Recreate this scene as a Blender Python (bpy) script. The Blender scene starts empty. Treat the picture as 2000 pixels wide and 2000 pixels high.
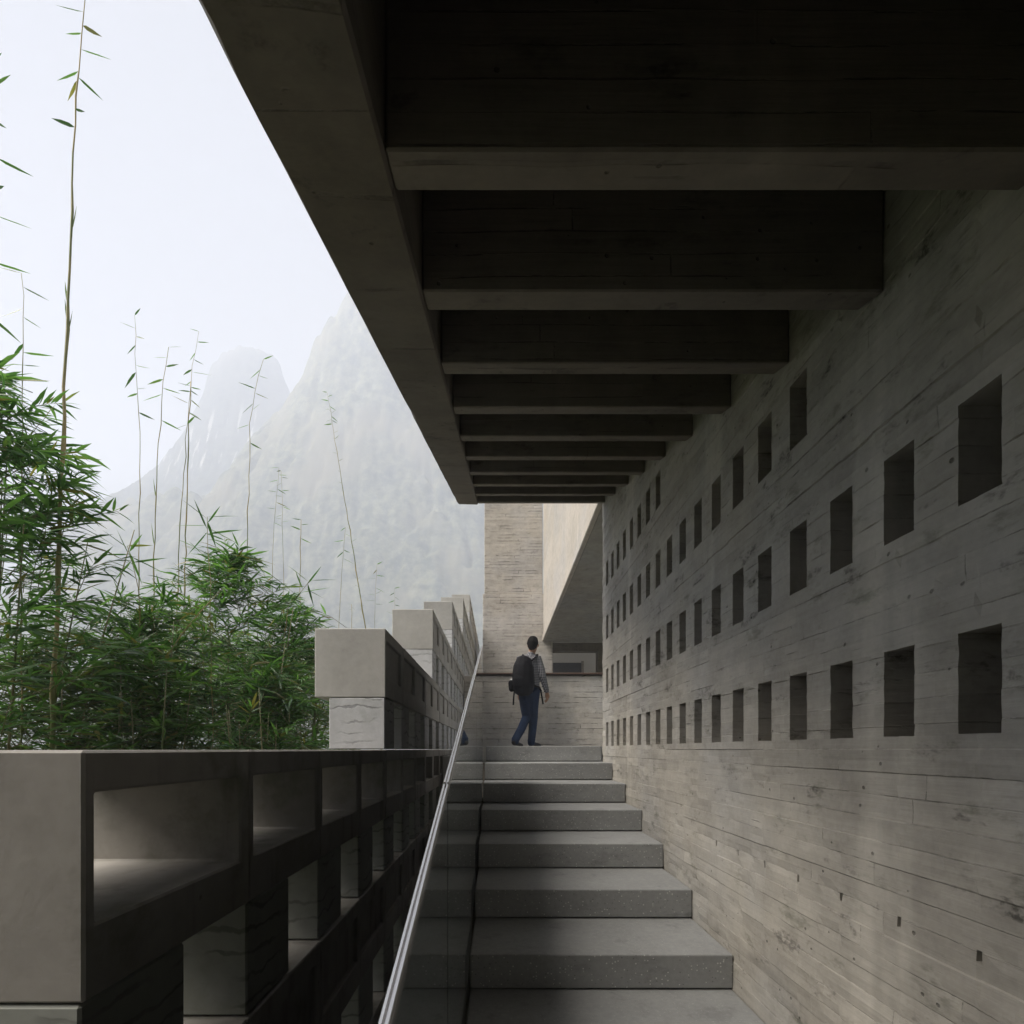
import bpy, bmesh, math, random
import numpy as np
from mathutils import Vector, Matrix, Quaternion
R = math.radians
rng = random.Random(7)
scene = bpy.context.scene
COL = scene.collection

# ------------------------------------------------------------------ camera
cam_d = bpy.data.cameras.new('camera')
cam = bpy.data.objects.new('camera', cam_d); COL.objects.link(cam)
cam.location = (0, 0, 0); cam.rotation_euler = (R(90), 0, 0)     # origin of the scene = eye point, +Y along the stair
cam_d.sensor_width = 36; cam_d.lens = 18.0
cam_d.shift_x = 0.013; cam_d.shift_y = 0.232
cam_d.clip_start = 0.02; cam_d.clip_end = 6000
scene.camera = cam
# ------------------------------------------------------------------ sky, sun, exposure
SUN_EL, SUN_DIR = R(50), Vector((-0.95, -0.28, 0.0)).normalized()
world = bpy.data.worlds.new('World'); scene.world = world; world.use_nodes = True
wn = world.node_tree; wn.nodes.clear()
sky = wn.nodes.new('ShaderNodeTexSky'); sky.sky_type = 'NISHITA'; sky.sun_disc = False
sky.sun_elevation = SUN_EL; sky.sun_rotation = math.atan2(SUN_DIR.x, SUN_DIR.y)
sky.dust_density = 6; sky.air_density = 1.0; sky.ozone_density = 1.0
sc_ = wn.nodes.new('ShaderNodeMix'); sc_.data_type = 'RGBA'; sc_.inputs['Factor'].default_value = 0.94
sc_.inputs['B'].default_value = (1.55, 1.55, 1.58, 1)               # even white overcast veil
wn.links.new(sky.outputs[0], sc_.inputs['A'])
bg = wn.nodes.new('ShaderNodeBackground'); bg.inputs['Strength'].default_value = 0.05
wn.links.new(sc_.outputs['Result'], bg.inputs['Color'])
wo = wn.nodes.new('ShaderNodeOutputWorld'); wn.links.new(bg.outputs[0], wo.inputs['Surface'])
sd = bpy.data.lights.new('sun', 'SUN'); sd.energy = 5.0; sd.angle = R(42); sd.color = (1.0, 0.93, 0.83)
sun = bpy.data.objects.new('sun', sd); COL.objects.link(sun)
sv = Vector((SUN_DIR.x*math.cos(SUN_EL), SUN_DIR.y*math.cos(SUN_EL), math.sin(SUN_EL)))
sun.rotation_euler = sv.to_track_quat('Z', 'Y').to_euler(); sun.location = sv*50
vs = scene.view_settings
vs.view_transform = 'Standard'; vs.look = 'None'; vs.gamma = 1.0; vs.use_curve_mapping = False
vs.exposure = 1.86
cy = scene.cycles
cy.use_denoising = True; cy.use_adaptive_sampling = True; cy.adaptive_threshold = 0.02
cy.max_bounces = 9; cy.diffuse_bounces = 5; cy.glossy_bounces = 4; cy.transmission_bounces = 6
cy.transparent_max_bounces = 12; cy.volume_bounces = 2; cy.sample_clamp_indirect = 6.0
cy.caustics_reflective = False; cy.caustics_refractive = False

# ------------------------------------------------------------------ key dimensions (metres)
W = 1.03            # right wall plane
TREAD, RISE = 0.476, 0.1557
Y0, Z0 = 5.10, 0.035        # top nosing
SL = RISE/TREAD             # stair slope
GX = -0.14                  # glass plane
XL = -0.577                 # parapet inner face
ROOF0 = 0.767               # soffit height at y = 0
YEND = 5.07                 # end of wall and roof
YBACK = -5.0                # how far the place goes on behind the camera
GROUND = -3.0
def soff(y): return ROOF0 + SL*y
def P(px, py, y):           # photo pixel (2000 px frame) at distance y, used for the free-standing plants
    return Vector(((px-974)/1000*y, y, (1464-py)/1000*y))

# ------------------------------------------------------------------ helpers
def link(o, parent=None):
    COL.objects.link(o)
    if parent is not None: o.parent = parent
    return o
def tag(o, label=None, cat=None, group=None, kind=None):
    if label: o['label'] = label
    if cat: o['category'] = cat
    if group: o['group'] = group
    if kind: o['kind'] = kind
    return o
def empty(name, loc=(0, 0, 0)):
    o = bpy.data.objects.new(name, None); o.location = loc; o.empty_display_size = 0.2
    return link(o)
def mesh_obj(name, verts, faces, mat, parent=None, smooth=False, loc=None):
    me = bpy.data.meshes.new(name); me.from_pydata([tuple(v) for v in verts], [], faces); me.validate(); me.update()
    if mat: me.materials.append(mat)
    if smooth: me.polygons.foreach_set('use_smooth', [True]*len(me.polygons))
    o = bpy.data.objects.new(name, me)
    if loc is not None: o.location = loc
    if parent is not None and parent.type == 'EMPTY' and loc is None: pass
    return link(o, parent)
def bm_obj(name, bm, mat, parent=None, smooth=False, loc=None):
    me = bpy.data.meshes.new(name); bm.normal_update(); bm.to_mesh(me); bm.free()
    if mat: me.materials.append(mat)
    if smooth: me.polygons.foreach_set('use_smooth', [True]*len(me.polygons))
    o = bpy.data.objects.new(name, me)
    if loc is not None: o.location = loc
    return link(o, parent)
def box_bm(x0, x1, y0, y1, z0, z1, bev=0.0, seg=1, bm=None, shear=0.0):
    own = bm is None
    if own: bm = bmesh.new()
    v = [bm.verts.new((x, y, z + shear*y)) for x in (x0, x1) for y in (y0, y1) for z in (z0, z1)]
    fs = [(0, 1, 3, 2), (4, 6, 7, 5), (0, 4, 5, 1), (2, 3, 7, 6), (0, 2, 6, 4), (1, 5, 7, 3)]
    faces = [bm.faces.new([v[i] for i in f]) for f in fs]
    if bev > 0:
        es = list({e for f in faces for e in f.edges})
        bmesh.ops.bevel(bm, geom=es, offset=bev, segments=seg, affect='EDGES', profile=0.5)
    return bm
def box(name, x0, x1, y0, y1, z0, z1, mat, parent=None, bev=0.004, shear=0.0):
    return bm_obj(name, box_bm(x0, x1, y0, y1, z0, z1, bev, shear=shear), mat, parent)
def tube_data(pts, rad, n=8, cap=True, sq=1.0):
    """closed tube along a polyline, verts and faces"""
    verts, faces = [], []
    pts = [Vector(p) for p in pts]
    up = Vector((0, 0, 1))
    prev = None
    for i, p in enumerate(pts):
        d = (pts[min(i+1, len(pts)-1)] - pts[max(i-1, 0)]).normalized()
        if prev is None:
            a = up if abs(d.z) < 0.9 else Vector((0, 1, 0))
            u = d.cross(a).normalized()
        else:
            u = (prev - d*prev.dot(d)).normalized()
        prev = u; w = d.cross(u)
        r = rad[i] if isinstance(rad, (list, tuple)) else rad
        rx, ry = r if isinstance(r, tuple) else (r, r)
        for k in range(n):
            a = 2*math.pi*k/n
            verts.append(p + u*(math.cos(a)*rx) + w*(math.sin(a)*ry))
    for i in range(len(pts)-1):
        for k in range(n):
            k2 = (k+1) % n
            faces.append((i*n+k, i*n+k2, (i+1)*n+k2, (i+1)*n+k))
    if cap:
        faces.append(tuple(range(n-1, -1, -1)))
        b = (len(pts)-1)*n
        faces.append(tuple(b+k for k in range(n)))
    return verts, faces
def tube(name, pts, rad, mat, parent=None, n=8):
    v, f = tube_data(pts, rad, n)
    return mesh_obj(name, v, f, mat, parent, smooth=True)

# ------------------------------------------------------------------ node helper
class NT:
    def __init__(s, name):
        s.m = bpy.data.materials.new(name); s.m.use_nodes = True
        s.t = s.m.node_tree; s.t.nodes.clear()
        s.out = s.t.nodes.new('ShaderNodeOutputMaterial')
        s.b = s.n('ShaderNodeBsdfPrincipled'); s.l(s.b.outputs[0], s.out.inputs['Surface'])
    def n(s, ty, **kw):
        nd = s.t.nodes.new(ty)
        for k, v in kw.items(): setattr(nd, k, v)
        return nd
    def l(s, a, b): s.t.links.new(a, b)
    def put(s, sock, v):
        if hasattr(v, 'is_linked') or isinstance(v, bpy.types.NodeSocket): s.l(v, sock)
        else: sock.default_value = v
    def math(s, op, a, b=0.0, c=0.0, clamp=False):
        nd = s.n('ShaderNodeMath', operation=op); nd.use_clamp = clamp
        for i, v in enumerate((a, b, c)): s.put(nd.inputs[i], v)
        return nd.outputs[0]
    def ramp(s, x, a, b, lo=0.0, hi=1.0):
        nd = s.n('ShaderNodeMapRange'); nd.interpolation_type = 'SMOOTHSTEP'
        s.put(nd.inputs[0], x); s.put(nd.inputs[1], a); s.put(nd.inputs[2], b); s.put(nd.inputs[3], lo); s.put(nd.inputs[4], hi)
        return nd.outputs[0]
    def noise(s, vec, scale, detail=4.0, rough=0.55, dist=0.0):
        nd = s.n('ShaderNodeTexNoise'); s.l(vec, nd.inputs['Vector'])
        nd.inputs['Scale'].default_value = scale; nd.inputs['Detail'].default_value = detail
        nd.inputs['Roughness'].default_value = rough; nd.inputs['Distortion'].default_value = dist
        return nd.outputs['Fac']
    def scale(s, vec, v):
        nd = s.n('ShaderNodeVectorMath', operation='MULTIPLY'); s.l(vec, nd.inputs[0]); nd.inputs[1].default_value = v
        return nd.outputs[0]
    def mix(s, f, a, b, mode='MIX'):
        nd = s.n('ShaderNodeMix', data_type='RGBA', blend_type=mode)
        s.put(nd.inputs[0], f); s.put(nd.inputs[6], a); s.put(nd.inputs[7], b)
        return nd.outputs[2]
    def bump(s, h, strength, dist):
        nd = s.n('ShaderNodeBump'); nd.inputs['Strength'].default_value = strength; nd.inputs['Distance'].default_value = dist
        s.l(h, nd.inputs['Height']); s.l(nd.outputs[0], s.b.inputs['Normal']); return nd
    def pos(s): return s.n('ShaderNodeNewGeometry').outputs['Position']
    def finish(s, col=None, rough=None, spec=0.3):
        if col is not None: s.put(s.b.inputs['Base Color'], col)
        if rough is not None: s.put(s.b.inputs['Roughness'], rough)
        s.b.inputs['Specular IOR Level'].default_value = spec
        return s.m
def rgb(r, g, b): return (r, g, b, 1)
def grey(s, v):
    c = s.n('ShaderNodeCombineColor'); 
    for i in range(3): s.l(v, c.inputs[i])
    return c.outputs[0]

def board_concrete(name, axis='Y', base=(0.40, 0.385, 0.355), row=0.075, length=1.3, line=1.0, stain=1.0, smooth=0.0, bump=1.0, mortar=0.0025, wobble=0.022):
    """cast concrete with the imprint of formwork boards running along one axis"""
    s = NT(name); p = s.pos()
    sep = s.n('ShaderNodeSeparateXYZ'); s.l(p, sep.inputs[0])
    u = sep.outputs['Y'] if axis == 'Y' else sep.outputs['X']
    v = sep.outputs['Z']
    wob = s.noise(p, 2.2, 2.0)
    v2 = s.math('ADD', v, s.math('MULTIPLY', s.math('SUBTRACT', wob, 0.5), wobble))
    rowi = s.math('FLOOR', s.math('DIVIDE', v2, row*2.0))
    u2 = s.math('ADD', u, s.math('MULTIPLY', s.math('SINE', s.math('MULTIPLY', rowi, 12.9898)), 1.7))
    cb = s.n('ShaderNodeCombineXYZ'); s.l(u2, cb.inputs[0]); s.l(v2, cb.inputs[1])
    br = s.n('ShaderNodeTexBrick'); s.l(cb.outputs[0], br.inputs['Vector'])
    br.offset = 0.37; br.squash = 0.7; br.squash_frequency = 3
    br.inputs['Color1'].default_value = rgb(0, 0, 0); br.inputs['Color2'].default_value = rgb(1, 1, 1); br.inputs['Mortar'].default_value = rgb(.5, .5, .5)
    br.inputs['Scale'].default_value = 1.0; br.inputs['Mortar Size'].default_value = mortar; br.inputs['Mortar Smooth'].default_value = 0.4
    br.inputs['Brick Width'].default_value = length; br.inputs['Row Height'].default_value = row; br.inputs['Bias'].default_value = 0.0
    tint = s.n('ShaderNodeSeparateColor'); s.l(br.outputs['Color'], tint.inputs[0]); tint = tint.outputs[0]
    keep = s.ramp(s.noise(s.scale(p, (1.0, 1.0, 3.0)), 6.0 if axis == 'Y' else 2.6, 5.0, 0.7), 0.47, 0.62)
    lines = s.math('MULTIPLY', br.outputs['Fac'], keep)
    gs = (6, 3.0, 60) if axis == 'Y' else (3.0, 6, 60)
    grain = s.noise(s.scale(p, gs), 1.0, 6.0, 0.6)
    big = s.noise(p, 1.1, 6.0, 0.6)
    blot = s.ramp(s.noise(s.scale(p, (2, 2, 5)), 2.3, 6.0, 0.68), 0.56, 0.74)
    cloud = s.noise(p, 9.0, 5.0, 0.6)
    strk = s.ramp(s.noise(s.scale(p, (3.2, 3.2, 0.22)), 1.0, 4.0, 0.5), 0.60, 0.74)      # pale run-off streaks
    dash = s.ramp(s.noise(s.scale(p, (4, 2.2, 30) if axis == 'Y' else (2.2, 4, 30)), 1.6, 4.0, 0.6), 0.66, 0.76)
    dash = s.math('MULTIPLY', dash, s.ramp(s.noise(p, 1.9, 3.0), 0.46, 0.60))
    grit = s.noise(p, 55.0, 3.0, 0.7)
    smud = s.math('MULTIPLY', s.ramp(s.noise(s.scale(p, (1, 1, 2.2)), 4.5, 5.0, 0.7), 0.58, 0.70), s.ramp(grit, 0.35, 0.6))
    pit = s.n('ShaderNodeTexVoronoi'); s.l(p, pit.inputs['Vector']); pit.inputs['Scale'].default_value = 13.0
    pits = s.ramp(pit.outputs['Distance'], 0.045, 0.085, 1.0, 0.0)
    val = s.math('ADD', 0.80, s.math('MULTIPLY', s.math('SUBTRACT', tint, 0.5), 0.14))
    val = s.math('ADD', val, s.math('MULTIPLY', s.math('SUBTRACT', big, 0.5), 0.55*stain))
    val = s.math('ADD', val, s.math('MULTIPLY', s.math('SUBTRACT', grain, 0.5), 0.22))
    val = s.math('ADD', val, s.math('MULTIPLY', s.math('SUBTRACT', cloud, 0.5), 0.42))
    val = s.math('SUBTRACT', val, s.math('MULTIPLY', blot, 0.28*stain))
    val = s.math('ADD', val, s.math('MULTIPLY', strk, 0.22*stain))
    val = s.math('SUBTRACT', val, s.math('MULTIPLY', lines, 0.42*line))
    val = s.math('SUBTRACT', val, s.math('MULTIPLY', pits, 0.35))
    val = s.math('SUBTRACT', val, s.math('MULTIPLY', dash, 0.34*stain))
    val = s.math('SUBTRACT', val, s.math('MULTIPLY', smud, 0.38*stain))
    val = s.math('ADD', val, s.math('MULTIPLY', s.math('SUBTRACT', grit, 0.5), 0.22))
    val = s.math('MAXIMUM', val, 0.12)
    hue = s.mix(s.ramp(s.noise(p, 0.9, 3.0), 0.42, 0.62), rgb(*base), rgb(base[0]*0.97, base[1]*1.0, base[2]*1.06))
    hue = s.mix(s.math('MULTIPLY', blot, 0.5), hue, rgb(base[0]*0.9, base[1]*0.97, base[2]*0.86))
    col = s.mix(1.0, hue, grey(s, val), 'MULTIPLY')
    h = s.math('MULTIPLY', tint, 0.45)
    h = s.math('SUBTRACT', h, s.math('MULTIPLY', lines, 1.3*line))
    h = s.math('ADD', h, s.math('MULTIPLY', grain, 0.45))
    h = s.math('SUBTRACT', h, s.math('MULTIPLY', pits, 1.0))
    h = s.math('SUBTRACT', h, s.math('MULTIPLY', dash, 0.8))
    s.bump(h, 0.75*bump, 0.006)
    return s.finish(col, 0.85, 0.25)

def plain_concrete(name, base=(0.40, 0.39, 0.375), veins=False, stains=False):
    s = NT(name)
    tc = s.n('ShaderNodeTexCoord').outputs['Object']
    oi = s.n('ShaderNodeObjectInfo')
    off = s.n('ShaderNodeVectorMath', operation='ADD'); s.l(tc, off.inputs[0])
    sc = s.n('ShaderNodeVectorMath', operation='SCALE'); s.l(oi.outputs['Location'], sc.inputs[0]); sc.inputs['Scale'].default_value = 1.37
    s.l(sc.outputs[0], off.inputs[1]); p = off.outputs[0]
    big = s.noise(p, 3.0, 6.0, 0.6); fine = s.noise(p, 30.0, 4.0, 0.6)
    pit = s.n('ShaderNodeTexVoronoi'); s.l(p, pit.inputs['Vector']); pit.inputs['Scale'].default_value = 11.0
    pits = s.math('MULTIPLY', s.ramp(pit.outputs['Distance'], 0.04, 0.09, 1.0, 0.0), s.ramp(s.noise(p, 3.1, 2.0), 0.5, 0.6))
    val = s.math('ADD', 0.86, s.math('MULTIPLY', s.math('SUBTRACT', big, 0.5), 0.55))
    val = s.math('ADD', val, s.math('MULTIPLY', s.math('SUBTRACT', fine, 0.5), 0.22))
    val = s.math('ADD', val, s.math('MULTIPLY', s.math('SUBTRACT', oi.outputs['Random'], 0.5), 0.16))
    val = s.math('SUBTRACT', val, s.math('MULTIPLY', pits, 0.35))
    h = s.math('ADD', fine, s.math('MULTIPLY', pits, -1.0))
    if veins:
        w = s.n('ShaderNodeTexWave', wave_type='BANDS', bands_direction='Z', wave_profile='SIN'); s.l(p, w.inputs['Vector'])
        w.inputs['Scale'].default_value = 5.5; w.inputs['Distortion'].default_value = 7.0
        w.inputs['Detail'].default_value = 4.0; w.inputs['Detail Scale'].default_value = 1.3
        crack = s.math('MULTIPLY', s.ramp(w.outputs['Fac'], 0.86, 0.99), s.ramp(s.noise(p, 5.0, 3.0), 0.42, 0.6))
        val = s.math('SUBTRACT', val, s.math('MULTIPLY', crack, 0.34))
        h = s.math('SUBTRACT', h, s.math('MULTIPLY', crack, 1.2))
    if stains:
        run = s.ramp(s.noise(s.scale(p, (9, 9, 1.2)), 1.0, 5.0, 0.6), 0.50, 0.70)
        val = s.math('SUBTRACT', val, s.math('MULTIPLY', run, 0.28))
    val = s.math('MAXIMUM', val, 0.1)
    col = s.mix(1.0, rgb(*base), grey(s, val), 'MULTIPLY')
    if stains or veins:
        moss = s.ramp(s.noise(p, 4.0, 6.0, 0.7), 0.52, 0.72)
        col = s.mix(s.math('MULTIPLY', moss, 0.45 if stains else 0.25), col, rgb(0.10, 0.115, 0.07))
    s.bump(h, 0.25, 0.003)
    return s.finish(col, 0.88, 0.2)

def terrazzo(name):
    s = NT(name); p = s.pos()
    v = s.n('ShaderNodeTexVoronoi'); s.l(p, v.inputs['Vector']); v.inputs['Scale'].default_value = 78.0
    sepc = s.n('ShaderNodeSeparateColor'); s.l(v.outputs['Color'], sepc.inputs[0])
    chip = s.math('MULTIPLY', s.ramp(v.outputs['Distance'], 0.20, 0.30, 1.0, 0.0), s.math('GREATER_THAN', sepc.outputs[0], 0.80))
    dchip = s.math('MULTIPLY', s.ramp(v.outputs['Distance'], 0.20, 0.30, 1.0, 0.0), s.math('LESS_THAN', sepc.outputs[0], 0.14))
    n1 = s.noise(p, 2.0, 6.0, 0.6); n2 = s.noise(p, 45.0, 3.0)
    val = s.math('ADD', 0.9, s.math('MULTIPLY', s.math('SUBTRACT', n1, 0.5), 0.6))
    val = s.math('ADD', val, s.math('MULTIPLY', s.math('SUBTRACT', n2, 0.5), 0.3))
    damp = s.ramp(s.noise(s.scale(p, (1, 1, 2)), 5.5, 6.0, 0.7), 0.55, 0.72)
    val = s.math('SUBTRACT', val, s.math('MULTIPLY', damp, 0.20))
    col = s.mix(1.0, rgb(0.34, 0.345, 0.345), grey(s, val), 'MULTIPLY')
    gz = s.n('ShaderNodeSeparateXYZ'); s.l(s.n('ShaderNodeNewGeometry').outputs['True Normal'], gz.inputs[0])
    ris = s.ramp(gz.outputs[2], 0.3, 0.7, 0.75, 0.15)          # treads are worn dull, risers keep the ground chips
    chip = s.math('MULTIPLY', chip, ris); dchip = s.math('MULTIPLY', dchip, ris)
    col = s.mix(s.math('MULTIPLY', chip, 0.9), col, rgb(0.78, 0.78, 0.76))
    col = s.mix(s.math('MULTIPLY', dchip, 0.6), col, rgb(0.06, 0.06, 0.065))
    s.bump(n2, 0.2, 0.002)
    return s.finish(col, s.math('ADD', 0.62, s.math('MULTIPLY', n1, 0.25)), 0.3)

def simple(name, col, rough=0.6, metal=0.0, var=0.15, scale=20.0, spec=0.4, bump=0.0):
    s = NT(name); tc = s.n('ShaderNodeTexCoord').outputs['Object']
    n = s.noise(tc, scale, 4.0)
    val = s.math('ADD', 1.0 - var/2, s.math('MULTIPLY', n, var))
    s.b.inputs['Metallic'].default_value = metal
    if bump: s.bump(n, bump, 0.003)
    return s.finish(s.mix(1.0, rgb(*col), grey(s, val), 'MULTIPLY'), rough, spec)

M = {}
M['wall'] = board_concrete('board_marked_wall', 'Y', (0.475, 0.445, 0.395), 0.062, 0.85, line=0.5, stain=1.3, mortar=0.002, wobble=0.004)
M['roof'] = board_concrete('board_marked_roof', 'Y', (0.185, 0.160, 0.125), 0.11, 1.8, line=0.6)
M['soffit'] = board_concrete('upper_soffit', 'Y', (0.42, 0.40, 0.36), 0.4, 2.4, line=0.4, stain=0.7)
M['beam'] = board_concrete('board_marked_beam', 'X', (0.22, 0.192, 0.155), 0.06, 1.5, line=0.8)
M['tower'] = board_concrete('board_marked_tower', 'X', (0.55, 0.505, 0.45), 0.072, 1.1, line=1.2, stain=0.9, mortar=0.008)
M['balwall'] = board_concrete('board_marked_balustrade', 'X', (0.54, 0.505, 0.455), 0.085, 1.6, line=1.2, stain=0.8, mortar=0.006)
M['fascia'] = board_concrete('cast_fascia', 'Y', (0.54, 0.495, 0.44), 0.55, 3.0, line=0.6, stain=0.5, bump=0.5)
M['block'] = plain_concrete('block_concrete', (0.50, 0.485, 0.46))
M['block_stained'] = plain_concrete('stained_block_concrete', (0.36, 0.34, 0.315), stains=True)  # darker base than block_concrete, with run stains and moss
M['brick'] = plain_concrete('veined_spacer', (0.60, 0.605, 0.62), veins=True)
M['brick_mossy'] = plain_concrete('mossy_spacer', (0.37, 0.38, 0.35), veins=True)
M['step'] = terrazzo('terrazzo_step')
M['steel'] = simple('polished_steel', (0.62, 0.61, 0.60), 0.22, 1.0, 0.1, 12)
M['rail'] = simple('oxide_red_rail', (0.095, 0.060, 0.046), 0.55, 0.1, 0.3, 8)
M['dark'] = simple('dark_void', (0.03, 0.03, 0.03), 0.9)
M['plaster'] = simple('pale_plaster', (0.33, 0.31, 0.275), 0.9, 0, 0.12, 3)
s = NT('glass'); s.b.inputs['Transmission Weight'].default_value = 1.0
s.b.inputs['IOR'].default_value = 1.5
M['glass'] = s.finish(rgb(0.80, 0.86, 0.83), 0.0, 0.5)
s = NT('glass_edge')
M['glass_edge'] = s.finish(rgb(0.015, 0.03, 0.025), 0.2, 0.5)

# ================================================================== SETTING
# ---- ground
def ground_mat():
    s = NT('ground_soil'); p = s.pos()
    n = s.noise(p, 0.8, 6.0); n2 = s.noise(p, 0.03, 4.0)
    col = s.mix(n, rgb(0.05, 0.06, 0.025), rgb(0.10, 0.085, 0.05))
    col = s.mix(s.ramp(n2, 0.4, 0.6), col, rgb(0.06, 0.085, 0.03))
    s.bump(n, 0.6, 0.05)
    return s.finish(col, 0.95, 0.1)
g = mesh_obj('ground', [(-5000, -5000, GROUND), (5000, -5000, GROUND), (5000, 5000, GROUND), (-5000, 5000, GROUND)], [(0, 1, 2, 3)], ground_mat())
tag(g, 'soil and grass ground around the stair', 'ground', kind='structure')

# ---- karst hills
NP = np.random.RandomState(11)
LAT = NP.rand(256, 256)
def vnoise(x, y):
    xi = np.floor(x).astype(int); yi = np.floor(y).astype(int); fx = x-xi; fy = y-yi
    fx = fx*fx*(3-2*fx); fy = fy*fy*(3-2*fy)
    a = LAT[xi % 256, yi % 256]; b = LAT[(xi+1) % 256, yi % 256]; c = LAT[xi % 256, (yi+1) % 256]; d = LAT[(xi+1) % 256, (yi+1) % 256]
    return (a*(1-fx)+b*fx)*(1-fy) + (c*(1-fx)+d*fx)*fy
def fbm(x, y, o=5):
    r = 0; a = 0.5
    for i in range(o):
        r = r + a*vnoise(x*2**i+17.3*i, y*2**i+5.1*i); a *= 0.5
    return r
def crowns(x, y, cell, rad):
    xi = np.floor(x/cell).astype(int); yi = np.floor(y/cell).astype(int)
    best = np.zeros_like(x)
    for i in (-1, 0, 1):
        for j in (-1, 0, 1):
            a = (xi+i) % 256; b = (yi+j) % 256
            cx = (xi+i+LAT[a, b])*cell; cyy = (yi+j+LAT[b, (a+37) % 256])*cell
            rr = rad*(0.55+0.75*LAT[(a+91) % 256, (b+13) % 256])
            d2 = ((x-cx)**2+(y-cyy)**2)/rr**2
            best = np.maximum(best, np.sqrt(np.maximum(0, 1-d2))*rr)
    return best
def hill_mat(name, cliff):
    s = NT(name); p = s.pos()
    n = s.noise(p, 0.20, 6.0, 0.75); n2 = s.noise(p, 0.02, 4.0)
    col = s.mix(s.ramp(n, 0.35, 0.7), rgb(0.018, 0.030, 0.018), rgb(0.18, 0.18, 0.11))
    col = s.mix(s.ramp(n2, 0.45, 0.65), col, rgb(0.13, 0.12, 0.075))
    if cliff:
        col = s.mix(1.0, col, rgb(0.45, 0.5, 0.55), 'MULTIPLY')      # whole far peak darkened to stand out against the sky
        st = s.noise(s.scale(p, (0.30, 0.10, 0.018)), 1.0, 4.0, 0.55)
        gn = s.n('ShaderNodeSeparateXYZ'); s.l(s.n('ShaderNodeNewGeometry').outputs['True Normal'], gn.inputs[0])
        pz = s.n('ShaderNodeSeparateXYZ'); s.l(p, pz.inputs[0])
        band = s.math('MULTIPLY', s.ramp(pz.outputs[2], 172, 192), s.ramp(pz.outputs[2], 246, 222))
        f = s.math('MULTIPLY', s.ramp(st, 0.56, 0.64), band)
        col = s.mix(s.math('MULTIPLY', f, 0.7), col, rgb(0.45, 0.44, 0.41))
    return s.finish(col, 0.95, 0.1)
def hill(name, cx, cy, H, prof, x0, x1, y0, y1, res, label, cliff=False, crown=(9, 5.5), wob=0.25, fy=1.0, rough=26):
    xs = np.arange(x0, x1+res, res); ys = np.arange(y0, y1+res, res)
    X, Y = np.meshgrid(xs, ys, indexing='ij')
    dx, dy = X-cx, Y-cy
    r = np.sqrt(dx**2+(dy*fy)**2)
    r = r*(1+wob*(fbm(X/55+3, Y/55+cx)-0.48)*np.clip(r/40, 0, 1)*2)
    h = H - np.interp(r, prof[0], prof[1])
    h = h + (fbm(X/38+7, Y/38)-0.48)*np.clip(r/30, 0.1, 1)*rough
    h = h + crowns(X, Y, *crown)*0.9 + crowns(X+40, Y+11, crown[0]*0.55, crown[1]*0.5)*0.7
    h = np.maximum(h, GROUND-6)
    ny = len(ys)
    V = np.stack([X, Y, h], -1).reshape(-1, 3)
    I, J = np.meshgrid(np.arange(len(xs)-1), np.arange(ny-1), indexing='ij')
    a = (I*ny+J).ravel(); F = np.stack([a, a+ny, a+ny+1, a+1], -1)
    hz = h.ravel()
    F = F[(hz[F].max(1) > GROUND-3)]
    o = mesh_obj(name, V.tolist(), F.tolist(), hill_mat(name+'_forest', cliff), smooth=True)
    return tag(o, label, 'hill', kind='structure')
hill('karst_hill', -62, 300, 280, ([0, 10, 26, 35, 46, 54, 65, 77, 89, 130, 220, 320], [0, 4, 20, 38, 54, 76, 93, 106, 120, 168, 264, 374]),
     -330, 140, 95, 360, 1.15, 'large near karst hill covered in trees, cut off by the roof edge', wob=0.10, fy=2.3, crown=(6.5, 4.6))
hill('karst_hill', -182, 370, 289, ([0, 9, 17, 24, 29, 36, 46, 60, 76, 92, 106, 160, 247], [0, 1.5, 5, 13, 26, 46, 66, 86, 104, 118, 128, 180, 300]),
     -430, 60, 190, 520, 1.8, 'rounded far karst peak with pale cliff streaks', cliff=True, wob=0.06, crown=(6, 3.0), fy=2.4, rough=9)
hill('foothill', -165, 315, 150, ([0, 32, 64, 96, 160, 240], [0, 6, 18, 48, 120, 200]),
     -400, 60, 120, 500, 2.2, 'low wooded shoulder at the foot of the far peak', wob=0.2, fy=1.8)

# ================================================================== STAIRCASE
stair = empty('staircase', (0.45, 0, GROUND))
tag(stair, 'grey terrazzo staircase rising between the glass and the board-marked wall', 'staircase')
def under(o, parent):
    o.parent = parent; o.matrix_parent_inverse = Matrix.Translation(-Vector(parent.location)); return o
SX0, SX1 = GX+0.014, W-0.002
for k in range(0, 24):
    y, z = Y0-TREAD*k, Z0-RISE*k
    if k == 0: continue
    bm = box_bm(SX0, SX1, y, y+TREAD+0.06, z-RISE+0.007, z, 0.006, 2)
    under(bm_obj('step', bm, M['step']), stair)
bm = box_bm(SX0, SX1, Y0, 8.6, Z0-RISE+0.007, Z0, 0.006, 2)
under(bm_obj('landing_slab', bm, M['step']), stair)
under(box('landing_slab', SX1+0.003, 4.5, YEND+0.25, 8.6, Z0-0.3, Z0-0.002, M['step'], bev=0.003), stair)
under(box('base_channel', GX-0.02, SX0-0.002, YBACK-1, Y0, Z0-SL*Y0-0.42, Z0-SL*Y0-RISE-0.012, M['roof'], bev=0, shear=SL), stair)
under(box('base_channel', GX-0.02, SX0-0.002, Y0+0.002, 8.3, Z0-0.4, Z0-0.006, M['block'], bev=0), stair)
under(box('carcass', SX0+0.01, SX1-0.01, YBACK-1, Y0-0.5, Z0-SL*Y0-0.62, Z0-SL*Y0-RISE-0.16, M['block'], bev=0, shear=SL), stair)
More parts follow.
